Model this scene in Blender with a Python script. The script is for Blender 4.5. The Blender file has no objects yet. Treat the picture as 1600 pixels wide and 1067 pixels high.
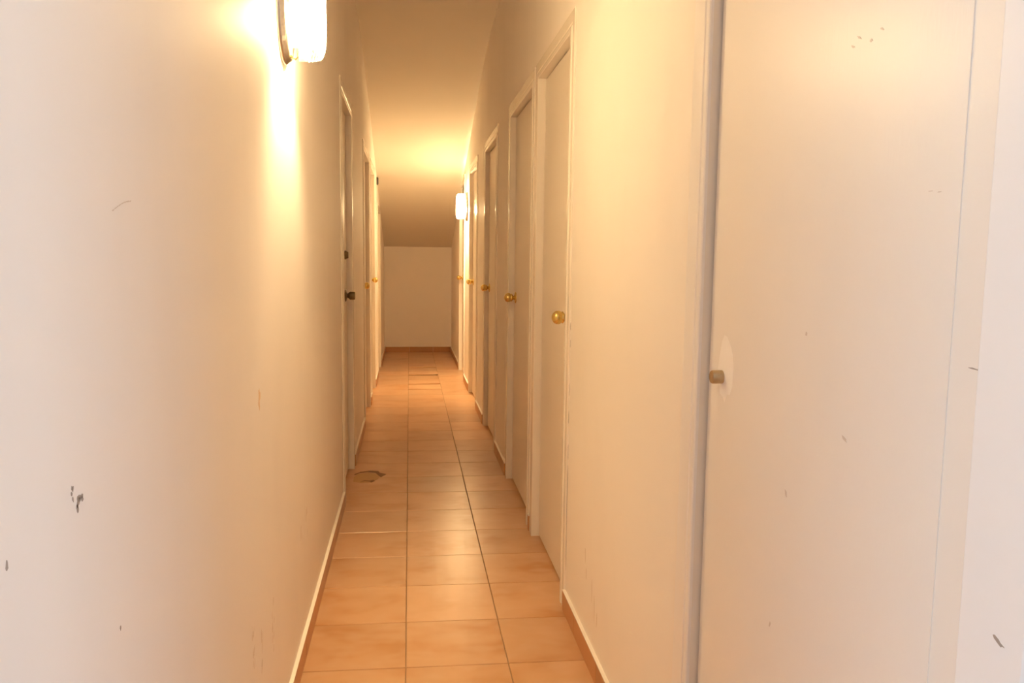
import bpy, bmesh, math, random
from mathutils import Matrix, Vector
random.seed(7)
scene = bpy.context.scene
C = scene.collection
# ------------------------------------------------------------------ camera
W_L, W_R, Y_BACK, Y_END = -0.333, 0.553, 0.5, 10.5
cam = bpy.data.cameras.new('camera'); cam_o = bpy.data.objects.new('camera', cam); C.objects.link(cam_o)
cam.sensor_fit = 'HORIZONTAL'; cam.sensor_width = 36.0; cam.lens = 36.0 * 1225 / 1600
cam.clip_start = 0.02; cam.clip_end = 60
yaw, pitch, roll = [math.radians(a) for a in (7.4736, 5.99, 0.7)]
fw = Vector((math.sin(yaw) * math.cos(pitch), math.cos(yaw) * math.cos(pitch), -math.sin(pitch)))
rt = Vector((math.cos(yaw), -math.sin(yaw), 0)); up = rt.cross(fw)
r2 = math.cos(roll) * rt + math.sin(roll) * up; u2 = -math.sin(roll) * rt + math.cos(roll) * up
M = Matrix((r2, u2, -fw)).transposed().to_4x4(); M.translation = (0, 0, 1.25)
cam_o.matrix_world = M
scene.camera = cam_o
# ------------------------------------------------------------------ sky, daylight, exposure
wd = bpy.data.worlds.new('sky'); scene.world = wd; wd.use_nodes = True
wd.node_tree.nodes['Background'].inputs[0].default_value = (0.72, 0.85, 1.0, 1)
wd.node_tree.nodes['Background'].inputs[1].default_value = 1.0
HALL = (-2.2, 2.4, -2.5, 0.5)          # unseen hall added to shape daylight: x range, y range; window per side wall
def daylight(x, rot):
    al = bpy.data.lights.new('window_daylight', 'AREA'); al.shape = 'RECTANGLE'; al.size = 1.6; al.size_y = 1.4
    al.energy = DAY_POWER; al.color = (0.60, 0.80, 1.0)
    o = bpy.data.objects.new('window_daylight', al); C.objects.link(o)
    o.location = (x, -1.15, 1.60); o.rotation_euler = (math.radians(90), 0, math.radians(rot))
DAY_POWER = 42.0
daylight(HALL[0] - 0.15, -90); daylight(HALL[1] + 0.15, 90)  # area lights outside the two added hall windows
LAMP_POWER = 45.0                        # watts of each bulb
LAMP_COLOR = (1.0, 0.74, 0.385)
vs = scene.view_settings
vs.view_transform = 'Standard'; vs.look = 'None'; vs.gamma = 1.0; vs.use_curve_mapping = False
vs.exposure = 0.6
scene.cycles.use_denoising = True; scene.cycles.use_light_tree = False
scene.cycles.use_adaptive_sampling = True; scene.cycles.adaptive_threshold = 0.05; scene.cycles.adaptive_min_samples = 12
scene.cycles.max_bounces = 9; scene.cycles.diffuse_bounces = 8; scene.cycles.glossy_bounces = 3; scene.cycles.transparent_max_bounces = 8
scene.cycles.sample_clamp_indirect = 8.0

# ------------------------------------------------------------------ node helpers
class NT:
    def __init__(s, name):
        s.m = bpy.data.materials.new(name); s.m.use_nodes = True
        s.t = s.m.node_tree; s.n = s.t.nodes; s.b = s.n['Principled BSDF']; s.out = s.n['Material Output']
    def new(s, kind, **kw):
        x = s.n.new(kind)
        for k, v in kw.items(): setattr(x, k, v)
        return x
    def link(s, a, b): s.t.links.new(a, b)
    def val(s, sock, v):
        if hasattr(v, 'is_output') : s.link(v, sock)
        else: sock.default_value = v
    def math(s, op, a, b=0.0, clamp=False):
        x = s.new('ShaderNodeMath', operation=op, use_clamp=clamp)
        s.val(x.inputs[0], a); s.val(x.inputs[1], b); return x.outputs[0]
    def vmath(s, op, a, b):
        x = s.new('ShaderNodeVectorMath', operation=op)
        s.val(x.inputs[0], a); s.val(x.inputs[1], b)
        return x.outputs['Value'] if op in ('LENGTH', 'DOT_PRODUCT') else x.outputs[0]
    def pos(s): return s.new('ShaderNodeNewGeometry').outputs['Position']
    def noise(s, vec, scale, detail=3.0, rough=0.55):
        x = s.new('ShaderNodeTexNoise'); s.link(vec, x.inputs['Vector'])
        x.inputs['Scale'].default_value = scale; x.inputs['Detail'].default_value = detail
        x.inputs['Roughness'].default_value = rough; return x.outputs['Fac']
    def ramp(s, f, lo, hi, a=0.0, b=1.0):
        x = s.new('ShaderNodeMapRange', interpolation_type='SMOOTHSTEP'); s.link(f, x.inputs[0])
        for i, v in enumerate((lo, hi, a, b)): x.inputs[i + 1].default_value = v
        return x.outputs[0]
    def mix(s, f, a, b):
        x = s.new('ShaderNodeMix', data_type='RGBA')
        s.val(x.inputs[0], f)
        for sock, v in ((x.inputs[6], a), (x.inputs[7], b)):
            if hasattr(v, 'is_output'): s.link(v, sock)
            else: sock.default_value = (*v, 1)
        return x.outputs[2]
    def bump(s, h, strength, dist=0.002):
        x = s.new('ShaderNodeBump'); x.inputs['Strength'].default_value = strength
        x.inputs['Distance'].default_value = dist; s.link(h, x.inputs['Height'])
        s.link(x.outputs[0], s.b.inputs['Normal'])
def paint(name, col, rough=0.42, dirt=0.06, brush=0.12):
    t = NT(name); p = t.pos()
    n1 = t.noise(t.vmath('MULTIPLY', p, (1.0, 1.0, 0.45)), 3.2, 3.0)
    t.link(t.mix(t.ramp(n1, 0.45, 0.78, 0.0, dirt * 1.3), col, tuple(v * 0.62 for v in col)), t.b.inputs['Base Color'])
    t.b.inputs['Roughness'].default_value = rough
    if brush >= 0.12 and name != 'wall_paint':
        t.bump(t.noise(t.vmath('MULTIPLY', p, (1.0, 1.0, 0.16)), 240.0, 1.0), brush, 0.0012)
    return t.m

def metal(name, col, rough):
    t = NT(name); p = t.pos()
    n = t.noise(p, 90.0, 3.0)
    t.link(t.mix(t.ramp(n, 0.4, 0.8, 0.0, 0.35), col, tuple(v * 0.55 for v in col)), t.b.inputs['Base Color'])
    t.b.inputs['Metallic'].default_value = 1.0
    t.link(t.ramp(n, 0.3, 0.8, rough, rough + 0.12), t.b.inputs['Roughness'])
    return t.m

PAINT = (0.88, 0.83, 0.78)
m_wall = paint('wall_paint', PAINT, 0.62)
m_ceil = paint('ceiling_paint', (0.76, 0.70, 0.615), 0.7, dirt=0.03, brush=0)
m_door = paint('door_paint', (0.84, 0.775, 0.69), 0.42, dirt=0.05, brush=0.08)
m_doorA = paint('cream_door_paint', (0.85, 0.79, 0.72), 0.36, dirt=0.05, brush=0.12)
m_trim = paint('trim_paint', (0.86, 0.80, 0.72), 0.26, dirt=0.06, brush=0)
m_trim_daylit = paint('daylit_trim_paint', (0.88, 0.85, 0.83), 0.32, dirt=0.04, brush=0)  # trim colour whitened to stand for daylight on the nearest casing
m_brass = metal('brass', (0.80, 0.60, 0.21), 0.13)
m_bronze = metal('dull_bronze', (0.26, 0.20, 0.12), 0.36)
m_cyl = metal('worn_nickel_brass', (0.55, 0.43, 0.27), 0.34)
m_chrome = metal('chrome', (0.74, 0.70, 0.66), 0.12)
m_dark = paint('dark_plastic', (0.05, 0.035, 0.025), 0.5, dirt=0.1, brush=0)
m_hall = paint('bounce_hall_paint', (0.55, 0.40, 0.28), 0.7, dirt=0.05, brush=0)  # unseen hall tinted ochre to warm and dim its bounced light
m_scuff = paint('grey_scuff', (0.40, 0.33, 0.28), 0.6, dirt=0.4, brush=0)
m_faint = paint('faint_smudge', (0.66, 0.57, 0.49), 0.45, dirt=0.1, brush=0)
m_chip = paint('bared_plaster', (0.80, 0.60, 0.40), 0.7, dirt=0.1, brush=0)
m_filler = paint('filler_patch', (0.94, 0.89, 0.83), 0.5, dirt=0.05, brush=0.1)

def tile_mat(name, base, dark, light, rough):
    t = NT(name); p = t.pos()
    oi = t.new('ShaderNodeObjectInfo'); rnd = oi.outputs['Random']
    off = t.vmath('ADD', p, t.vmath('MULTIPLY', (1, 1, 1), (0, 0, 0)))
    cx = t.new('ShaderNodeCombineXYZ'); t.link(t.math('MULTIPLY', rnd, 37.0), cx.inputs[2])
    pv = t.vmath('ADD', off, cx.outputs[0])
    pv = t.vmath('MULTIPLY', pv, (1.0, 1.6, 1.0))
    a = t.noise(pv, 5.0, 1.0, 0.5); b = t.noise(pv, 10.0, 1.0, 0.5)
    c = t.mix(t.ramp(a, 0.42, 0.72, 0, 0.95), base, dark)
    c = t.mix(t.ramp(b, 0.38, 0.80, 0, 0.6), c, light)
    hs = t.new('ShaderNodeHueSaturation'); t.link(c, hs.inputs['Color'])
    t.link(t.ramp(rnd, 0, 1, 0.92, 1.06), hs.inputs['Value']); c = hs.outputs[0]
    t.link(c, t.b.inputs['Base Color'])
    t.b.inputs['Roughness'].default_value = rough + 0.05
    t.b.inputs['Specular IOR Level'].default_value = 0.7
    return t.m
m_tile = tile_mat('terracotta_tile', (0.58, 0.33, 0.17), (0.49, 0.225, 0.075), (0.62, 0.39, 0.235), 0.24)
m_skirt = tile_mat('skirting_tile', (0.53, 0.26, 0.11), (0.46, 0.205, 0.075), (0.56, 0.30, 0.14), 0.33)
m_grout = paint('grout', (0.40, 0.25, 0.14), 0.8, dirt=0.3, brush=0)
m_metal_white = paint('white_window_paint', (0.8, 0.8, 0.8), 0.4)

def glass_shade_mat():
    t = NT('pressed_glass')
    t.n.remove(t.b)
    tr = t.new('ShaderNodeBsdfTransparent'); tr.inputs[0].default_value = (1, 0.97, 0.92, 1)
    tl = t.new('ShaderNodeBsdfTranslucent'); tl.inputs[0].default_value = (0.97, 0.96, 0.93, 1)
    gl = t.new('ShaderNodeBsdfGlossy'); gl.inputs['Roughness'].default_value = 0.15
    m1 = t.new('ShaderNodeMixShader'); m1.inputs[0].default_value = 0.87; t.link(tr.outputs[0], m1.inputs[1]); t.link(tl.outputs[0], m1.inputs[2])
    m2 = t.new('ShaderNodeMixShader'); m2.inputs[0].default_value = 0.07; t.link(m1.outputs[0], m2.inputs[1]); t.link(gl.outputs[0], m2.inputs[2])
    t.link(m2.outputs[0], t.out.inputs[0])
    return t.m
m_shade = glass_shade_mat()
def bulb_mat():
    t = NT('clear_lit_bulb'); t.n.remove(t.b)
    tr = t.new('ShaderNodeBsdfTransparent'); em = t.new('ShaderNodeEmission')
    em.inputs[0].default_value = (*LAMP_COLOR, 1); em.inputs[1].default_value = 60.0
    mx = t.new('ShaderNodeMixShader'); mx.inputs[0].default_value = 0.25
    t.link(tr.outputs[0], mx.inputs[1]); t.link(em.outputs[0], mx.inputs[2]); t.link(mx.outputs[0], t.out.inputs[0])
    t.m.cycles.emission_sampling = 'NONE'
    return t.m
m_bulb = bulb_mat()
def pane_mat():
    t = NT('window_glass'); t.n.remove(t.b)
    tr = t.new('ShaderNodeBsdfTransparent'); gl = t.new('ShaderNodeBsdfGlossy'); gl.inputs['Roughness'].default_value = 0.02
    mx = t.new('ShaderNodeMixShader'); mx.inputs[0].default_value = 0.06
    t.link(tr.outputs[0], mx.inputs[1]); t.link(gl.outputs[0], mx.inputs[2]); t.link(mx.outputs[0], t.out.inputs[0]); return t.m
m_pane = pane_mat()

# ------------------------------------------------------------------ object helpers
def wloc(o):
    v = Vector(o.location)
    while o.parent: o = o.parent; v += o.location
    return v
def link(name, me, mat, parent=None, loc=(0, 0, 0)):
    o = bpy.data.objects.new(name, me); C.objects.link(o)
    if mat and not me.materials: me.materials.append(mat)
    loc = Vector(loc)
    if parent:
        o.parent = parent; loc = loc - wloc(parent)
    o.location = loc
    return o
def tag(o, label=None, cat=None, group=None, kind=None):
    for k, v in (('label', label), ('category', cat), ('group', group), ('kind', kind)):
        if v: o[k] = v
    return o
def empty(name, loc):
    o = bpy.data.objects.new(name, None); C.objects.link(o); o.location = loc; o.empty_display_size = 0.1; return o
def mesh(name, verts, faces, smooth=False):
    me = bpy.data.meshes.new(name); me.from_pydata([tuple(v) for v in verts], [], faces)
    bm = bmesh.new(); bm.from_mesh(me); bmesh.ops.recalc_face_normals(bm, faces=bm.faces); bm.to_mesh(me); bm.free()
    if smooth:
        for f in me.polygons: f.use_smooth = True
    return me
BF = [(0, 1, 3, 2), (4, 6, 7, 5), (0, 4, 5, 1), (2, 3, 7, 6), (0, 2, 6, 4), (1, 5, 7, 3)]
def boxes_mesh(name, lst, origin=(0, 0, 0), bevel=0.0):
    bm = bmesh.new(); ox, oy, oz = origin
    for (x0, x1, y0, y1, z0, z1) in lst:
        vs_ = [bm.verts.new((x - ox, y - oy, z - oz)) for x in (x0, x1) for y in (y0, y1) for z in (z0, z1)]
        for f in BF: bm.faces.new([vs_[i] for i in f])
    bmesh.ops.recalc_face_normals(bm, faces=bm.faces)
    if bevel: bmesh.ops.bevel(bm, geom=list(bm.edges), offset=bevel, segments=2, affect='EDGES', profile=0.6)
    me = bpy.data.meshes.new(name); bm.to_mesh(me); bm.free(); return me
def box(name, b, mat, parent=None, bevel=0.0):
    x0, x1, y0, y1, z0, z1 = b
    x0, x1 = min(x0, x1), max(x0, x1)
    o = ((x0 + x1) / 2, (y0 + y1) / 2, z0)
    return link(name, boxes_mesh(name, [(x0, x1, y0, y1, z0, z1)], o, bevel), mat, parent, o)
def lathe(name, prof, seg=28, sharp=None):
    """profile of (radius, height) turned about the local +X axis"""
    vs_, fs = [], []
    for (r, h) in prof:
        for k in range(seg):
            a = 2 * math.pi * k / seg; vs_.append((h, r * math.cos(a), r * math.sin(a)))
    n = len(prof)
    for i in range(n - 1):
        for k in range(seg):
            k2 = (k + 1) % seg; fs.append((i * seg + k, i * seg + k2, (i + 1) * seg + k2, (i + 1) * seg + k))
    fs.append(tuple(range(seg))); fs.append(tuple(range((n - 1) * seg, n * seg)))
    me = mesh(name, vs_, fs, True)
    me.set_sharp_from_angle(angle=math.radians(42))
    return me
def prism(name, prof, place, mat, parent, origin, ends):
    """profile (t, w) swept between two ends, each end a function of t; place(s, t, w) -> world point"""
    vs_ = []; n = len(prof)
    for e in ends:
        for (t, w) in prof: vs_.append(Vector(place(e(t), t, w)) - Vector(origin))
    fs = [(i, (i + 1) % n, n + (i + 1) % n, n + i) for i in range(n)] + [tuple(range(n)), tuple(range(2 * n - 1, n - 1, -1))]
    return link(name, mesh(name, vs_, fs), mat, parent, origin)

# ------------------------------------------------------------------ openings: side, near y, far y, head height, recess of the leaf
DOORS = [
    dict(n=1, side=1, y0=0.69, y1=1.43, top=2.03, rec=0.015, cw=0.085, leaf='A',
         label='wide cream door in the right foreground with only a lock cylinder'),
    dict(n=2, side=1, y0=2.73, y1=3.41, top=2.02, rec=0.027, knob=2.82, label='door with the largest brass ball knob, first past the bare right wall'),
    dict(n=3, side=1, y0=3.58, y1=4.35, top=2.02, rec=0.027, knob=4.285, label='second brass-knobbed door along the right wall, its frame touching the nearer door frame'),
    dict(n=4, side=1, y0=5.05, y1=5.785, top=2.02, rec=0.027, knob=5.72, label='third brass-knobbed door along the right wall, with worn dark paint chips'),
    dict(n=5, side=1, y0=6.52, y1=7.27, top=2.02, rec=0.027, knob=7.195, label='door on the right wall just before the far lit lamp'),
    dict(n=6, side=1, y0=8.02, y1=8.76, top=2.02, rec=0.027, knob=8.69, label='door on the right wall just beyond the far lit lamp'),
    dict(n=7, side=-1, y0=4.00, y1=4.63, top=2.045, rec=0.027, bronze=4.50, label='left wall door with dark bronze knob and deadbolt, nearest on that side'),
    dict(n=8, side=-1, y0=5.87, y1=6.60, top=2.02, rec=0.027, knob=5.965, label='second door on the left wall, its brass ball knob on the near edge'),
    dict(n=9, side=-1, y0=6.96, y1=7.57, top=2.02, rec=0.027, knob=7.49, label='third door on the left wall, with brass ball knob on the far edge'),
    dict(n=10, side=-1, y0=8.36, y1=9.04, top=1.735, rec=0.027, label='low door under the sloping ceiling, last on the left wall'),
]
JT = 0.014     # thickness of the jamb boards
CEIL = [(Y_BACK - 0.1, 2.83), (4.6, 2.83), (5.1, 2.825), (5.5, 2.80), (5.85, 2.745), (6.2, 2.665), (6.6, 2.56), (7.1, 2.42), (7.6, 2.275),
        (8.2, 2.10), (9.0, 1.86), (9.8, 1.61), (Y_END + 0.12, 1.36)]
def ceil_z(y):
    for (a, za), (b, zb) in zip(CEIL, CEIL[1:]):
        if y <= b: return za + (zb - za) * (y - a) / (b - a)
    return CEIL[-1][1]

# ------------------------------------------------------------------ walls
def side_wall(name, side, mat, label):
    X = W_R if side > 0 else W_L
    xs = lambda d: X + side * d
    ds = sorted([d for d in DOORS if d['side'] == side], key=lambda d: d['y0'])
    lst = [(xs(0.07), xs(0.17), Y_BACK - 0.1, Y_END + 0.1, -0.05, 3.0)]
    y = Y_BACK - 0.1
    for d in ds:
        lst.append((X, xs(0.07), y, d['y0'] - JT, 0, 3.0))
        lst.append((X, xs(0.07), d['y0'] - JT, d['y1'] + JT, d['top'] + JT, 3.0))
        y = d['y1'] + JT
    lst.append((X, xs(0.07), y, Y_END + 0.1, 0, 3.0))
    lst = [(min(a, b), max(a, b), *r) for (a, b, *r) in lst]
    o = link(name, boxes_mesh(name, lst), mat)
    return tag(o, label, 'wall', kind='structure')
side_wall('wall_left', -1, m_wall, 'long scuffed cream wall along the left side of the corridor')
side_wall('wall_right', 1, m_wall, 'cream wall with a row of doors along the right side')
tag(link('wall_end', boxes_mesh('wall_end', [(W_L, W_R, Y_END, Y_END + 0.1, 0, 1.5)]), m_wall), 'low blank wall closing the far end of the corridor', 'wall', kind='structure')
# added unseen hall, open to the corridor, its side windows placed to steer daylight
hx0, hx1, hy0, hy1 = HALL
tag(link('wall_hall_front', boxes_mesh('wall_hall_front', [(hx0, W_L - .17, hy1, hy1 + .1, 0, 2.83), (W_R + .17, hx1, hy1, hy1 + .1, 0, 2.83)]), m_hall),
    'ochre hall wall either side of the corridor mouth, behind the viewpoint', 'wall', kind='structure')
tag(link('wall_back', boxes_mesh('wall_back', [(hx0, hx1, hy0 - .1, hy0, 0, 2.83)]), m_hall), 'blank ochre wall at the back of the hall behind the viewpoint', 'wall', kind='structure')
WY0, WY1, WZ0, WZ1 = -2.0, -0.3, 0.85, 2.35
for nm, x0, x1, xp, no, lab in (('wall_hall_left', hx0 - .1, hx0, hx0 - .05, 1, 'left'), ('wall_hall_right', hx1, hx1 + .1, hx1 + .05, 2, 'right')):
    tag(link(nm, boxes_mesh(nm, [(x0, x1, hy0 - .1, WY0, 0, 2.83), (x0, x1, WY1, hy1 + .1, 0, 2.83), (x0, x1, WY0, WY1, 0, WZ0), (x0, x1, WY0, WY1, WZ1, 2.83)]), m_hall),
        'unseen ochre hall wall with an added window, on the %s behind the viewpoint' % lab, 'wall', kind='structure')
    w = tag(empty('window_%d' % no, (xp, (WY0 + WY1) / 2, WZ0)), 'added unseen white framed window on the %s of the hall behind the viewpoint' % lab, 'window', kind='structure')
    for b in ((WY0, WY0 + .04, WZ0, WZ1), (WY1 - .04, WY1, WZ0, WZ1), (WY0 + .04, WY1 - .04, WZ0, WZ0 + .04), (WY0 + .04, WY1 - .04, WZ1 - .04, WZ1)):
        box('window_frame', (xp - .025, xp + .025, *b), m_metal_white, w)
    box('window_pane', (xp - .003, xp + .003, WY0 + .04, WY1 - .04, WZ0 + .04, WZ1 - .04), m_pane, w)
tag(link('ceiling_hall', boxes_mesh('ceiling_hall', [(hx0, hx1, hy0, hy1 - .1, 2.83, 2.91)]), m_ceil), 'plain hall ceiling behind the viewpoint', 'ceiling', kind='structure')
tag(link('floor_hall', boxes_mesh('floor_hall', [(hx0, hx1, hy0, hy1 - .1, -.06, 0)]), m_skirt), 'terracotta hall floor behind the viewpoint', 'floor', kind='structure')
# ceiling: level, then bending down to the end wall
vs_, fs = [], []
fine = []
for (a, za), (b, zb) in zip(CEIL, CEIL[1:]):
    fine.append((a, za))
fine.append(CEIL[-1])
for (y, z) in fine:
    vs_ += [(W_L, y, z), (W_R, y, z), (W_L, y, z + 0.08), (W_R, y, z + 0.08)]
for i in range(len(fine) - 1):
    a, b = 4 * i, 4 * i + 4
    fs += [(a, a + 1, b + 1, b), (a + 2, b + 2, b + 3, a + 3), (a, b, b + 2, a + 2), (a + 1, a + 3, b + 3, b + 1)]
e = 4 * (len(fine) - 1); fs += [(0, 2, 3, 1), (e, e + 1, e + 3, e + 2)]
me = mesh('ceiling', vs_, fs, True); me.set_sharp_from_angle(angle=math.radians(40))
tag(link('ceiling', me, m_ceil), 'plain painted ceiling that bends and slopes down towards the far end', 'ceiling', kind='structure')
# ------------------------------------------------------------------ floor and tiles
fl = tag(link('floor', boxes_mesh('floor', [(W_L - 0.069, W_R + 0.069, Y_BACK - 0.1, Y_END + 0.1, -0.06, -0.0045)]), m_grout),
         'glazed terracotta tile floor running the length of the corridor', 'floor', kind='structure')
PITCH, Y0T, SHEAR = 0.3035, 2.309, -0.022
COLS = [(-0.400, -0.0147), (-0.0117, 0.3013), (0.3048, 0.620)]
def tile_mesh(x0, x1, gap=0.0028):
    cx = (x0 + x1) / 2; hw = (x1 - x0) / 2; hy = (PITCH - gap) / 2; bv = 0.0009
    vs_ = []
    for (ix, z) in ((0, -0.0045), (0, -0.0012), (bv, 0.0)):
        for sx, sy in ((-1, -1), (1, -1), (1, 1), (-1, 1)):
            x = sx * (hw - ix); vs_.append((x, sy * (hy - ix) + SHEAR * x, z))
    fs = [(0, 3, 2, 1), (8, 9, 10, 11)]
    for l in (0, 4):
        for k in range(4): fs.append((l + k, l + (k + 1) % 4, l + 4 + (k + 1) % 4, l + 4 + k))
    me = mesh('tile', vs_, fs); me.materials.append(m_tile); return me, cx
TM = [tile_mesh(*c) for c in COLS]
k0 = int(math.floor((Y_BACK - Y0T) / PITCH)); k1 = int(math.ceil((Y_END - Y0T) / PITCH))
LIFT = {18: (0.006, 0.030), 20: (0.010, 0.040), 22: (0.006, 0.03), 17: (0.003, 0.012)}   # loose tiles far down the middle course
for k in range(k0, k1 + 1):
    for ci, (tm, cx) in enumerate(TM):
        yc = Y0T + PITCH * (k + 0.5) + SHEAR * (cx + 0.013)
        if yc - PITCH * .5 < Y_BACK - 0.08 or yc + PITCH * 0.5 > Y_END + 0.09: continue
        o = link('tile', tm, None, fl, (cx, yc, 0.0))
        o.rotation_euler = (random.gauss(0, .00015), random.gauss(0, .00015), 0)
        if ci == 1 and k in LIFT:
            dz, a = LIFT[k]
            o.location.z += dz * 0.5; o.rotation_euler = (-dz / PITCH * 1.0, -dz / 0.31 * 0.5, 0)

# ------------------------------------------------------------------ doors
def knob_meshes():
    s = []
    R0 = 0.0255; cx = 0.042
    s = [(0.011, 0.004), (0.0105, 0.012), (0.0125, 0.0165), (0.018, 0.0195), (0.0225, 0.024)]
    for a in range(-35, 91, 12):
        t = math.radians(a); s.append((max(R0 * math.cos(t), 0.0008), cx + 0.0225 * math.sin(t)))
    s.append((0.0006, cx + 0.0226))
    kn = lathe('knob', s); kn.materials.append(m_brass)
    ro = lathe('rosette', [(0.031, 0.0), (0.031, 0.002), (0.028, 0.0055), (0.019, 0.007), (0.015, 0.0095), (0.011, 0.010)]); ro.materials.append(m_brass)
    db = lathe('bronze_knob', [(0.012, 0.0), (0.012, 0.016), (0.018, 0.021), (0.0235, 0.028), (0.0225, 0.052), (0.0195, 0.055), (0.001, 0.0555)]); db.materials.append(m_bronze)
    dr = lathe('bronze_rosette', [(0.034, 0.0), (0.034, 0.003), (0.030, 0.007), (0.016, 0.010), (0.012, 0.010)]); dr.materials.append(m_bronze)
    bolt = lathe('deadbolt', [(0.025, 0.0), (0.025, 0.006), (0.020, 0.012), (0.017, 0.020), (0.001, 0.0205)]); bolt.materials.append(m_bronze)
    cyl = lathe('lock_cylinder', [(0.0125, 0.0), (0.0125, 0.0185), (0.0110, 0.0205), (0.001, 0.0205)]); cyl.materials.append(m_cyl)
    return kn, ro, db, dr, bolt, cyl
KN, RO, DB, DR, BOLT, CYL = knob_meshes()
def turned(name, me, side, parent, loc):
    o = link(name, me, None, parent, loc)
    if side > 0: o.rotation_euler = (0, 0, math.pi)      # points into the corridor
    return o
def build_door(d):
    side = d['side']; X = W_R if side > 0 else W_L
    out = lambda w: X - side * w                 # w > 0 stands proud into the corridor
    y0, y1, top, rec = d['y0'], d['y1'], d['top'], d['rec']; cw = d.get('cw', 0.07)
    root = tag(empty('door_%d' % d['n'], (X, (y0 + y1) / 2, 0)), d['label'], 'door', kind='structure')
    isA = d.get('leaf') == 'A'
    tm = m_trim_daylit if isA else m_trim
    # casing boards round the opening: inner bead, groove, flat outer band, mitred at the corners
    pr = [(0, -0.004), (0, 0.0055), (0.003, 0.0075), (0.017, 0.0075), (0.021, 0.006), (0.024, 0.0025), (0.029, 0.0025), (0.032, 0.005),
          (cw - 0.003, 0.006), (cw, 0.004), (cw, -0.004)]
    pr = [(t, max(w, 0.0)) for t, w in pr]
    pn = [(0, 0), (0, 0.0055), (0.002, 0.0065), (cw - 0.003, 0.006), (cw, 0.004), (cw, 0)] if isA else pr
    o0 = (X, y0, 0); o1 = (X, y1, 0); o2 = (X, (y0 + y1) / 2, top)
    prism('casing_leg', pn, lambda s, t, w: (out(w), y0 - t, s), tm, root, o0, (lambda t: 0.0, lambda t: top + t))
    prism('casing_leg', pr, lambda s, t, w: (out(w), y1 + t, s), tm, root, o1, (lambda t: 0.0, lambda t: top + t))
    prism('casing_head', pr, lambda s, t, w: (out(w), s, top + t), tm, root, o2, (lambda t: y0 - t, lambda t: y1 + t))
    # jamb boards lining the recess
    jd = 0.066
    box('jamb', (out(0), out(-jd), y0 - JT, y0, 0, top), m_trim, root)
    box('jamb', (out(0), out(-jd), y1, y1 + JT, 0, top), m_trim, root)
    box('jamb_head', (out(0), out(-jd), y0 - JT, y1 + JT, top, top + JT), tm, root)
    g = 0.0055 if isA else 0.0045
    leaf = box('leaf', (out(-rec), out(-rec - 0.034), y0 + g, y1 - g, 0.008, top - g), m_doorA if isA else m_door, root, 0.0015)
    lx = out(-rec)
    if isA:
        box('edge_band', (lx, lx - 0.0012, 0.757, 0.784, 0.012, top - .006), m_doorA, leaf)
        c = turned('lock_cylinder', CYL, side, leaf, (lx, 1.362, 1.040)); c['label'] = 'small worn metal lock cylinder'
    if 'knob' in d:
        k = turned('knob', KN, side, root, (lx, d['knob'], 1.04)); k['label'] = 'round polished brass knob'
        r = bpy.data.objects.new('rosette', RO); C.objects.link(r); r.parent = k
    if 'bronze' in d:
        k = turned('knob', DB, side, root, (lx, d['bronze'], 1.035)); k['label'] = 'dark bronze drum-shaped knob'
        r = bpy.data.objects.new('rosette', DR); C.objects.link(r); r.parent = k
        b = turned('deadbolt', BOLT, side, root, (lx, d['bronze'], 1.262)); b['label'] = 'dark bronze deadbolt above the knob'
    return root
for d in DOORS: build_door(d)

# ------------------------------------------------------------------ tiled skirting between the doors
def skirting(name, side, runs, label):
    X = W_R if side > 0 else W_L
    root = tag(empty(name, (X, (runs[0][0] + runs[-1][1]) / 2, 0)), label, 'baseboard', kind='structure')
    for (a, b) in runs:
        y = a
        while y < b - 0.002:
            e_ = min(y + 0.316, b)
            if b - e_ < 0.03: e_ = b
            box('skirting_tile', (X, X - side * 0.011, y + .0008, e_ - .0008, 0.0, 0.070), m_skirt, root, 0.001)
            y = e_
        box('painted_edge', (X, X - side * 0.0115, a, b, 0.0702, 0.0735), m_trim, root)
    return root
def runs_for(side):
    ds = sorted([d for d in DOORS if d['side'] == side], key=lambda d: d['y0'])
    y = Y_BACK; r = []
    for d in ds:
        cw = d.get('cw', .07); r.append((y, d['y0'] - cw)); y = d['y1'] + cw
    r.append((y, Y_END)); return [(a, b) for a, b in r if b - a > 0.02]
skirting('baseboard_left', -1, runs_for(-1), 'terracotta tile skirting along the foot of the left wall')
skirting('baseboard_right', 1, runs_for(1), 'terracotta tile skirting between the doors of the right wall')
be = tag(empty('baseboard_end', ((W_L + W_R) / 2, Y_END, 0)), 'terracotta tile skirting across the far end wall', 'baseboard', kind='structure')
xx = W_L + 0.012
while xx < W_R - 0.013:
    x2 = min(xx + 0.316, W_R - 0.012)
    box('skirting_tile', (xx + .0008, x2 - .0008, Y_END - 0.011, Y_END, 0, 0.07), m_skirt, be, 0.001); xx = x2
box('painted_edge', (W_L + .012, W_R - .012, Y_END - 0.0115, Y_END, 0.0702, 0.0735), m_trim, be)

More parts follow.
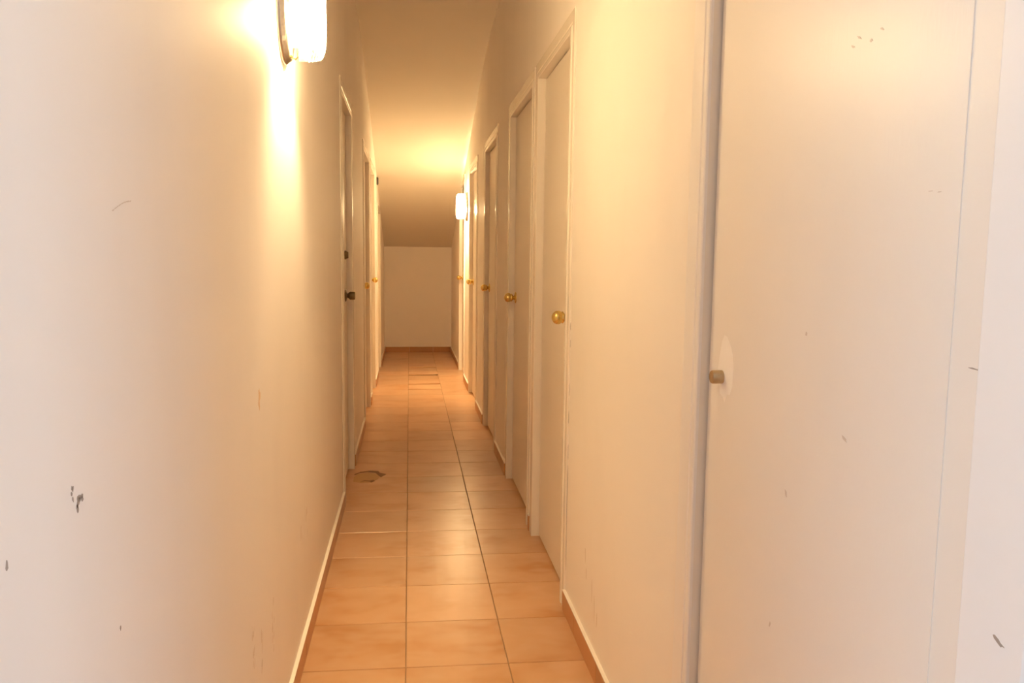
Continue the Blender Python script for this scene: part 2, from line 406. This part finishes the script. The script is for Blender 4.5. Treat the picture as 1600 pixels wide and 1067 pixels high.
# ------------------------------------------------------------------ wall lamps
def wall_lamp(side, y, z, power, label):
    X = W_R if side > 0 else W_L
    root = tag(empty('wall_lamp', (X, y, z - 0.14)), label, 'wall lamp', 'lit wall lamps with pressed glass shades')
    O = Vector((X, y, z))
    out = lambda w, u, v: (-side * w, u, v)
    # oval domed plate
    vs_, fs = [], []; N = 40
    rings = [(1.0, 0.0), (1.0, 0.006), (0.985, 0.010), (0.965, 0.0115), (0.955, 0.016), (0.92, 0.0195), (0.84, 0.021), (0.5, 0.0215)]
    for (s, w) in rings:
        for k in range(N):
            a = 2 * math.pi * k / N; vs_.append(out(w, 0.10 * s * math.cos(a), 0.14 * s * math.sin(a)))
    for i in range(len(rings) - 1):
        for k in range(N):
            k2 = (k + 1) % N; fs.append((i * N + k, i * N + k2, (i + 1) * N + k2, (i + 1) * N + k))
    fs += [tuple(range(N)), tuple(range((len(rings) - 1) * N, len(rings) * N))]
    pm = mesh('back_plate', vs_, fs, True); pm.set_sharp_from_angle(angle=math.radians(50))
    pl = link('back_plate', pm, m_chrome, root, O); pl['label'] = 'oval chrome back plate'
    # bowed pressed-glass shade, open above, below and along the wall
    H_, NU, NV = 0.114, 72, 36
    vs_, fs = [], []
    for j in range(NV + 1):
        v = -1 + 2 * j / NV
        pinch = 1.0 - 0.13 * abs(v) ** 6
        for i in range(NU + 1):
            a = math.pi * (i / NU)
            ca, sa = math.cos(a), max(math.sin(a), 0.0)
            rib = 0.0011 * math.sin(i * 2.1 + 1.3 * math.sin(j * 0.9)) + 0.0007 * math.sin(j * 2.4 + i * 0.7)
            u = (0.080 + rib) * math.copysign(abs(ca) ** 0.70, ca)
            wv = 0.030 + (0.080 + rib) * pinch * sa ** 0.62
            vs_.append(out(wv, u * (1.0 - 0.06 * abs(v) ** 5), v * H_))
    n1 = (NV + 1) * (NU + 1); idx = lambda l, j, i: l * n1 + j * (NU + 1) + i
    for j in range(NV):
        for i in range(NU):
            fs.append((idx(0, j, i), idx(0, j, i + 1), idx(0, j + 1, i + 1), idx(0, j + 1, i)))
    fs.append(tuple(idx(0, NV, i) for i in range(NU + 1)))          # closed glass top
    sm = mesh('glass_shade', vs_, fs, True); sm.set_sharp_from_angle(angle=math.radians(40))
    sh = link('glass_shade', sm, m_shade, root, O); sh['label'] = 'bowed pressed glass shade glowing warm white'
    # clips holding the glass at the foot and the head
    for s in (-1, 1):
        cb = bmesh.new()
        pts = [(0.018, s * 0.112), (0.024, s * 0.124), (0.032, s * 0.1265), (0.038, s * 0.120), (0.038, s * 0.111)]
        prev = None
        for (w_, v_) in pts:
            ring = [cb.verts.new(out(w_ + dw, du, v_ + dv)) for (dw, du, dv) in ((-.0012, -.006, -.0012), (.0012, -.006, .0012), (.0012, .006, .0012), (-.0012, .006, -.0012))]
            if prev:
                for q in range(4): cb.faces.new((prev[q], prev[(q + 1) % 4], ring[(q + 1) % 4], ring[q]))
            else: cb.faces.new(ring)
            prev = ring
        cb.faces.new(prev[::-1]); bmesh.ops.recalc_face_normals(cb, faces=cb.faces)
        cm = bpy.data.meshes.new('clip'); cb.to_mesh(cm); cb.free()
        link('clip', cm, m_brass, root, O)
    # lamp holder and lit bulb, hanging in the lower half
    hold = lathe('lamp_holder', [(0.013, 0), (0.013, 0.035), (0.011, 0.038), (0.001, 0.038)], 16); hold.materials.append(m_cyl)
    h = link('lamp_holder', hold, None, root, O + Vector(out(0.058, 0, 0.018))); h.rotation_euler = (0, math.radians(-90), 0)
    arm = boxes_mesh('holder_arm', [(-0.028, 0.028, -0.006, 0.006, -0.004, 0.004)])
    link('holder_arm', arm, m_chrome, root, O + Vector(out(0.036, 0, 0.045)))
    bl = lathe('bulb', [(0.011, 0.0), (0.012, 0.012), (0.020, 0.030), (0.0265, 0.048), (0.0265, 0.062), (0.018, 0.078), (0.004, 0.085)], 14); bl.materials.append(m_bulb)
    b = link('bulb', bl, None, root, O + Vector(out(0.058, 0, 0.020))); b.rotation_euler = (0, math.radians(90), 0)
    b['label'] = 'lit warm bulb'
    pl_ = bpy.data.lights.new('filament', 'POINT'); pl_.energy = LAMP_POWER * power; pl_.color = LAMP_COLOR; pl_.shadow_soft_size = 0.034
    fo = bpy.data.objects.new('filament', pl_); C.objects.link(fo); fo.parent = root
    fo.location = O + Vector(out(0.058, 0, -0.028)) - wloc(root)
    return root
wall_lamp(-1, 2.22, 1.90, 1.55, 'lit lamp high on the left wall, cut by the top edge of the picture')
wall_lamp(1, 7.60, 1.745, 2.7, 'small distant lit lamp on the right wall between two doors')

# ------------------------------------------------------------------ small fitting high on the left wall
r = tag(empty('junction_box', (W_L, 8.25, 1.99)), 'tiny dark box high on the left wall above the low door', 'box')
box('box_body', (W_L, W_L + 0.014, 8.215, 8.285, 1.99, 2.065), m_dark, r, 0.003)
box('box_cover', (W_L + 0.0142, W_L + 0.018, 8.222, 8.278, 1.997, 2.058), m_dark, r, 0.0015)

# ------------------------------------------------------------------ worn marks: thin irregular flakes and smears lying on the paint
def mark(name, parent, side, x, y, z, ry, rz, mat, n=11, rough=0.35, tilt=0.0):
    th = 0.0004
    vs_ = []
    rad = [1 + random.uniform(-rough, rough) for _ in range(n)]
    for w in (0.0, th):
        for k in range(n):
            a = 2 * math.pi * k / n; u, v = ry * rad[k] * math.cos(a), rz * rad[k] * math.sin(a)
            vs_.append((-side * w, u * math.cos(tilt) - v * math.sin(tilt), u * math.sin(tilt) + v * math.cos(tilt)))
    fs = [(k, (k + 1) % n, n + (k + 1) % n, n + k) for k in range(n)] + [tuple(range(n)), tuple(range(n, 2 * n))]
    return link(name, mesh(name, vs_, fs), mat, parent, (x, y, z))
ob = bpy.data.objects
wl, wr, dA = ob['wall_left'], ob['wall_right'], ob['door_1']
for (y, z, n, sy, sz, ry, rz) in ((0.824, 0.997, 9, .008, .010, .0022, .0028), (0.808, 1.013, 4, .004, .006, .0016, .003), (1.66, .40, 7, .012, .05, .002, .010),
                                  (1.755, .36, 9, .008, .05, .002, .010), (1.90, .35, 8, .014, .06, .002, .010), (2.40, .42, 6, .02, .05, .002, .014), (2.53, .40, 4, .02, .05, .002, .014)):
    for _ in range(n):
        mark('scuff', wl, -1, W_L, y + random.uniform(-sy, sy), z + random.uniform(-sz, sz), ry, rz, m_scuff if z > .9 else m_faint, 7, .5, random.uniform(-.5, .1))
mark('scuff', wl, -1, W_L, 0.678, 0.991, .0022, .0045, m_scuff)
for i in range(9):
    mark('scuff', wl, -1, W_L, 0.950 + i * .007, 1.300 + .014 * math.sin(i / 8 * 1.4) , .0035, .0007, m_faint, 7, .3, .3)
mark('scuff', wl, -1, W_L, 0.92, .82, .0016, .003, m_scuff)
mark('bare_patch', wl, -1, W_L, 1.783, .935, .009, .022, m_chip, 15, .5, -.2)
for (y, z, rz) in ((2.356, .32, .02), (2.26, .25, .035), (2.225, .20, .03), (2.19, .18, .02), (2.34, .27, .02)):
    mark('scuff', wr, 1, W_R, y, z, .0022, rz, m_faint, 9, .4, random.uniform(-.12, .12))
leafA = [c for c in dA.children if c.name.startswith('leaf')][0]
AX = W_R + 0.015
mark('filler_patch', leafA, 1, AX, 1.348, 1.058, .034, .058, m_filler, 19, .14)
for (y, z, ry, rz, t) in ((.918, 1.533, .004, .0016, .6), (.940, 1.525, .003, .0018, .5), (.967, 1.536, .005, .0014, .5), (.981, 1.528, .004, .0014, .5),
                          (.808, 1.330, .004, .0007, 0), (.793, 1.328, .003, .0008, 0), (1.131, .677, .0018, .006, .3), (1.063, 1.148, .002, .0035, .2), (1.10, .90, .0025, .005, -.4), (.95, 1.02, .008, .002, .4)):
    mark('scuff', leafA, 1, AX, y, z, ry, rz, m_faint, 9, .4, t)
mark('scuff', leafA, 1, AX, .722, 1.145, .009, .0008, m_scuff, 9, .4)
mark('scuff', dA, 1, W_R - .006, .636, .899, .006, .002, m_scuff, 9, .5, .4)

# worn, chipped patch on the tiles at the foot of the bronze-knobbed door
m_stain = paint('brown_chip', (0.27, 0.15, 0.085), 0.8, dirt=0.4, brush=0)
m_dust = paint('bare_clay', (0.54, 0.34, 0.18), 0.8, dirt=0.3, brush=0)
def floor_patch(name, pts, mat, h):
    n = len(pts); cx = sum(p[0] for p in pts) / n; cy = sum(p[1] for p in pts) / n
    vs_ = [(x - cx, y - cy, z) for z in (0.0, h) for (x, y) in pts]
    fs = [(k, (k + 1) % n, n + (k + 1) % n, n + k) for k in range(n)] + [tuple(range(n)), tuple(range(n, 2 * n))]
    return link(name, mesh(name, vs_, fs), mat, fl, (cx, cy, 0.0002))
floor_patch('chipped_patch', [(-.315, 4.36), (-.27, 4.33), (-.22, 4.34), (-.18, 4.40), (-.17, 4.47), (-.20, 4.52), (-.245, 4.545), (-.30, 4.52), (-.318, 4.46)], m_dust, 0.0003)
floor_patch('chipped_edge', [(-.318, 4.49), (-.29, 4.535), (-.245, 4.555), (-.20, 4.535), (-.178, 4.47), (-.165, 4.44), (-.135, 4.50), (-.15, 4.515), (-.175, 4.535), (-.185, 4.575), (-.235, 4.585), (-.285, 4.565), (-.318, 4.52)], m_stain, 0.0005)
floor_patch('chipped_edge', [(-.275, 4.355), (-.255, 4.385), (-.225, 4.375), (-.205, 4.39), (-.195, 4.365), (-.215, 4.335), (-.222, 4.355), (-.25, 4.365)], m_stain, 0.0005)

# hairline cracks and chipped paint where the casings meet the plaster
m_crack = paint('dark_crack', (0.10, 0.06, 0.045), 0.8, dirt=0.2, brush=0)
def cracks(wall, side, y, zs, ry=.0014):
    X = W_R if side > 0 else W_L
    for (z, rz) in zs: mark('crack', wall, side, X, y + random.uniform(-.001, .001), z, ry, rz, m_crack, 9, .35)
cracks(wr, 1, 2.657, [(1.02, .014), (.96, .012), (.80, .02), (.70, .025), (.58, .03), (.48, .05), (.35, .08), (.22, .06)])
cracks(wr, 1, 4.977, [(.80, .10), (.66, .05), (.60, .03), (.45, .03)], .003)
cracks(wr, 1, 6.447, [(.75, .08), (.5, .06)], .003)
cracks(wl, -1, 3.926, [(.95, .03), (.60, .05), (.34, .10), (.15, .10)], .002)
cracks(wl, -1, 5.796, [(.45, .12), (.2, .10)], .003)
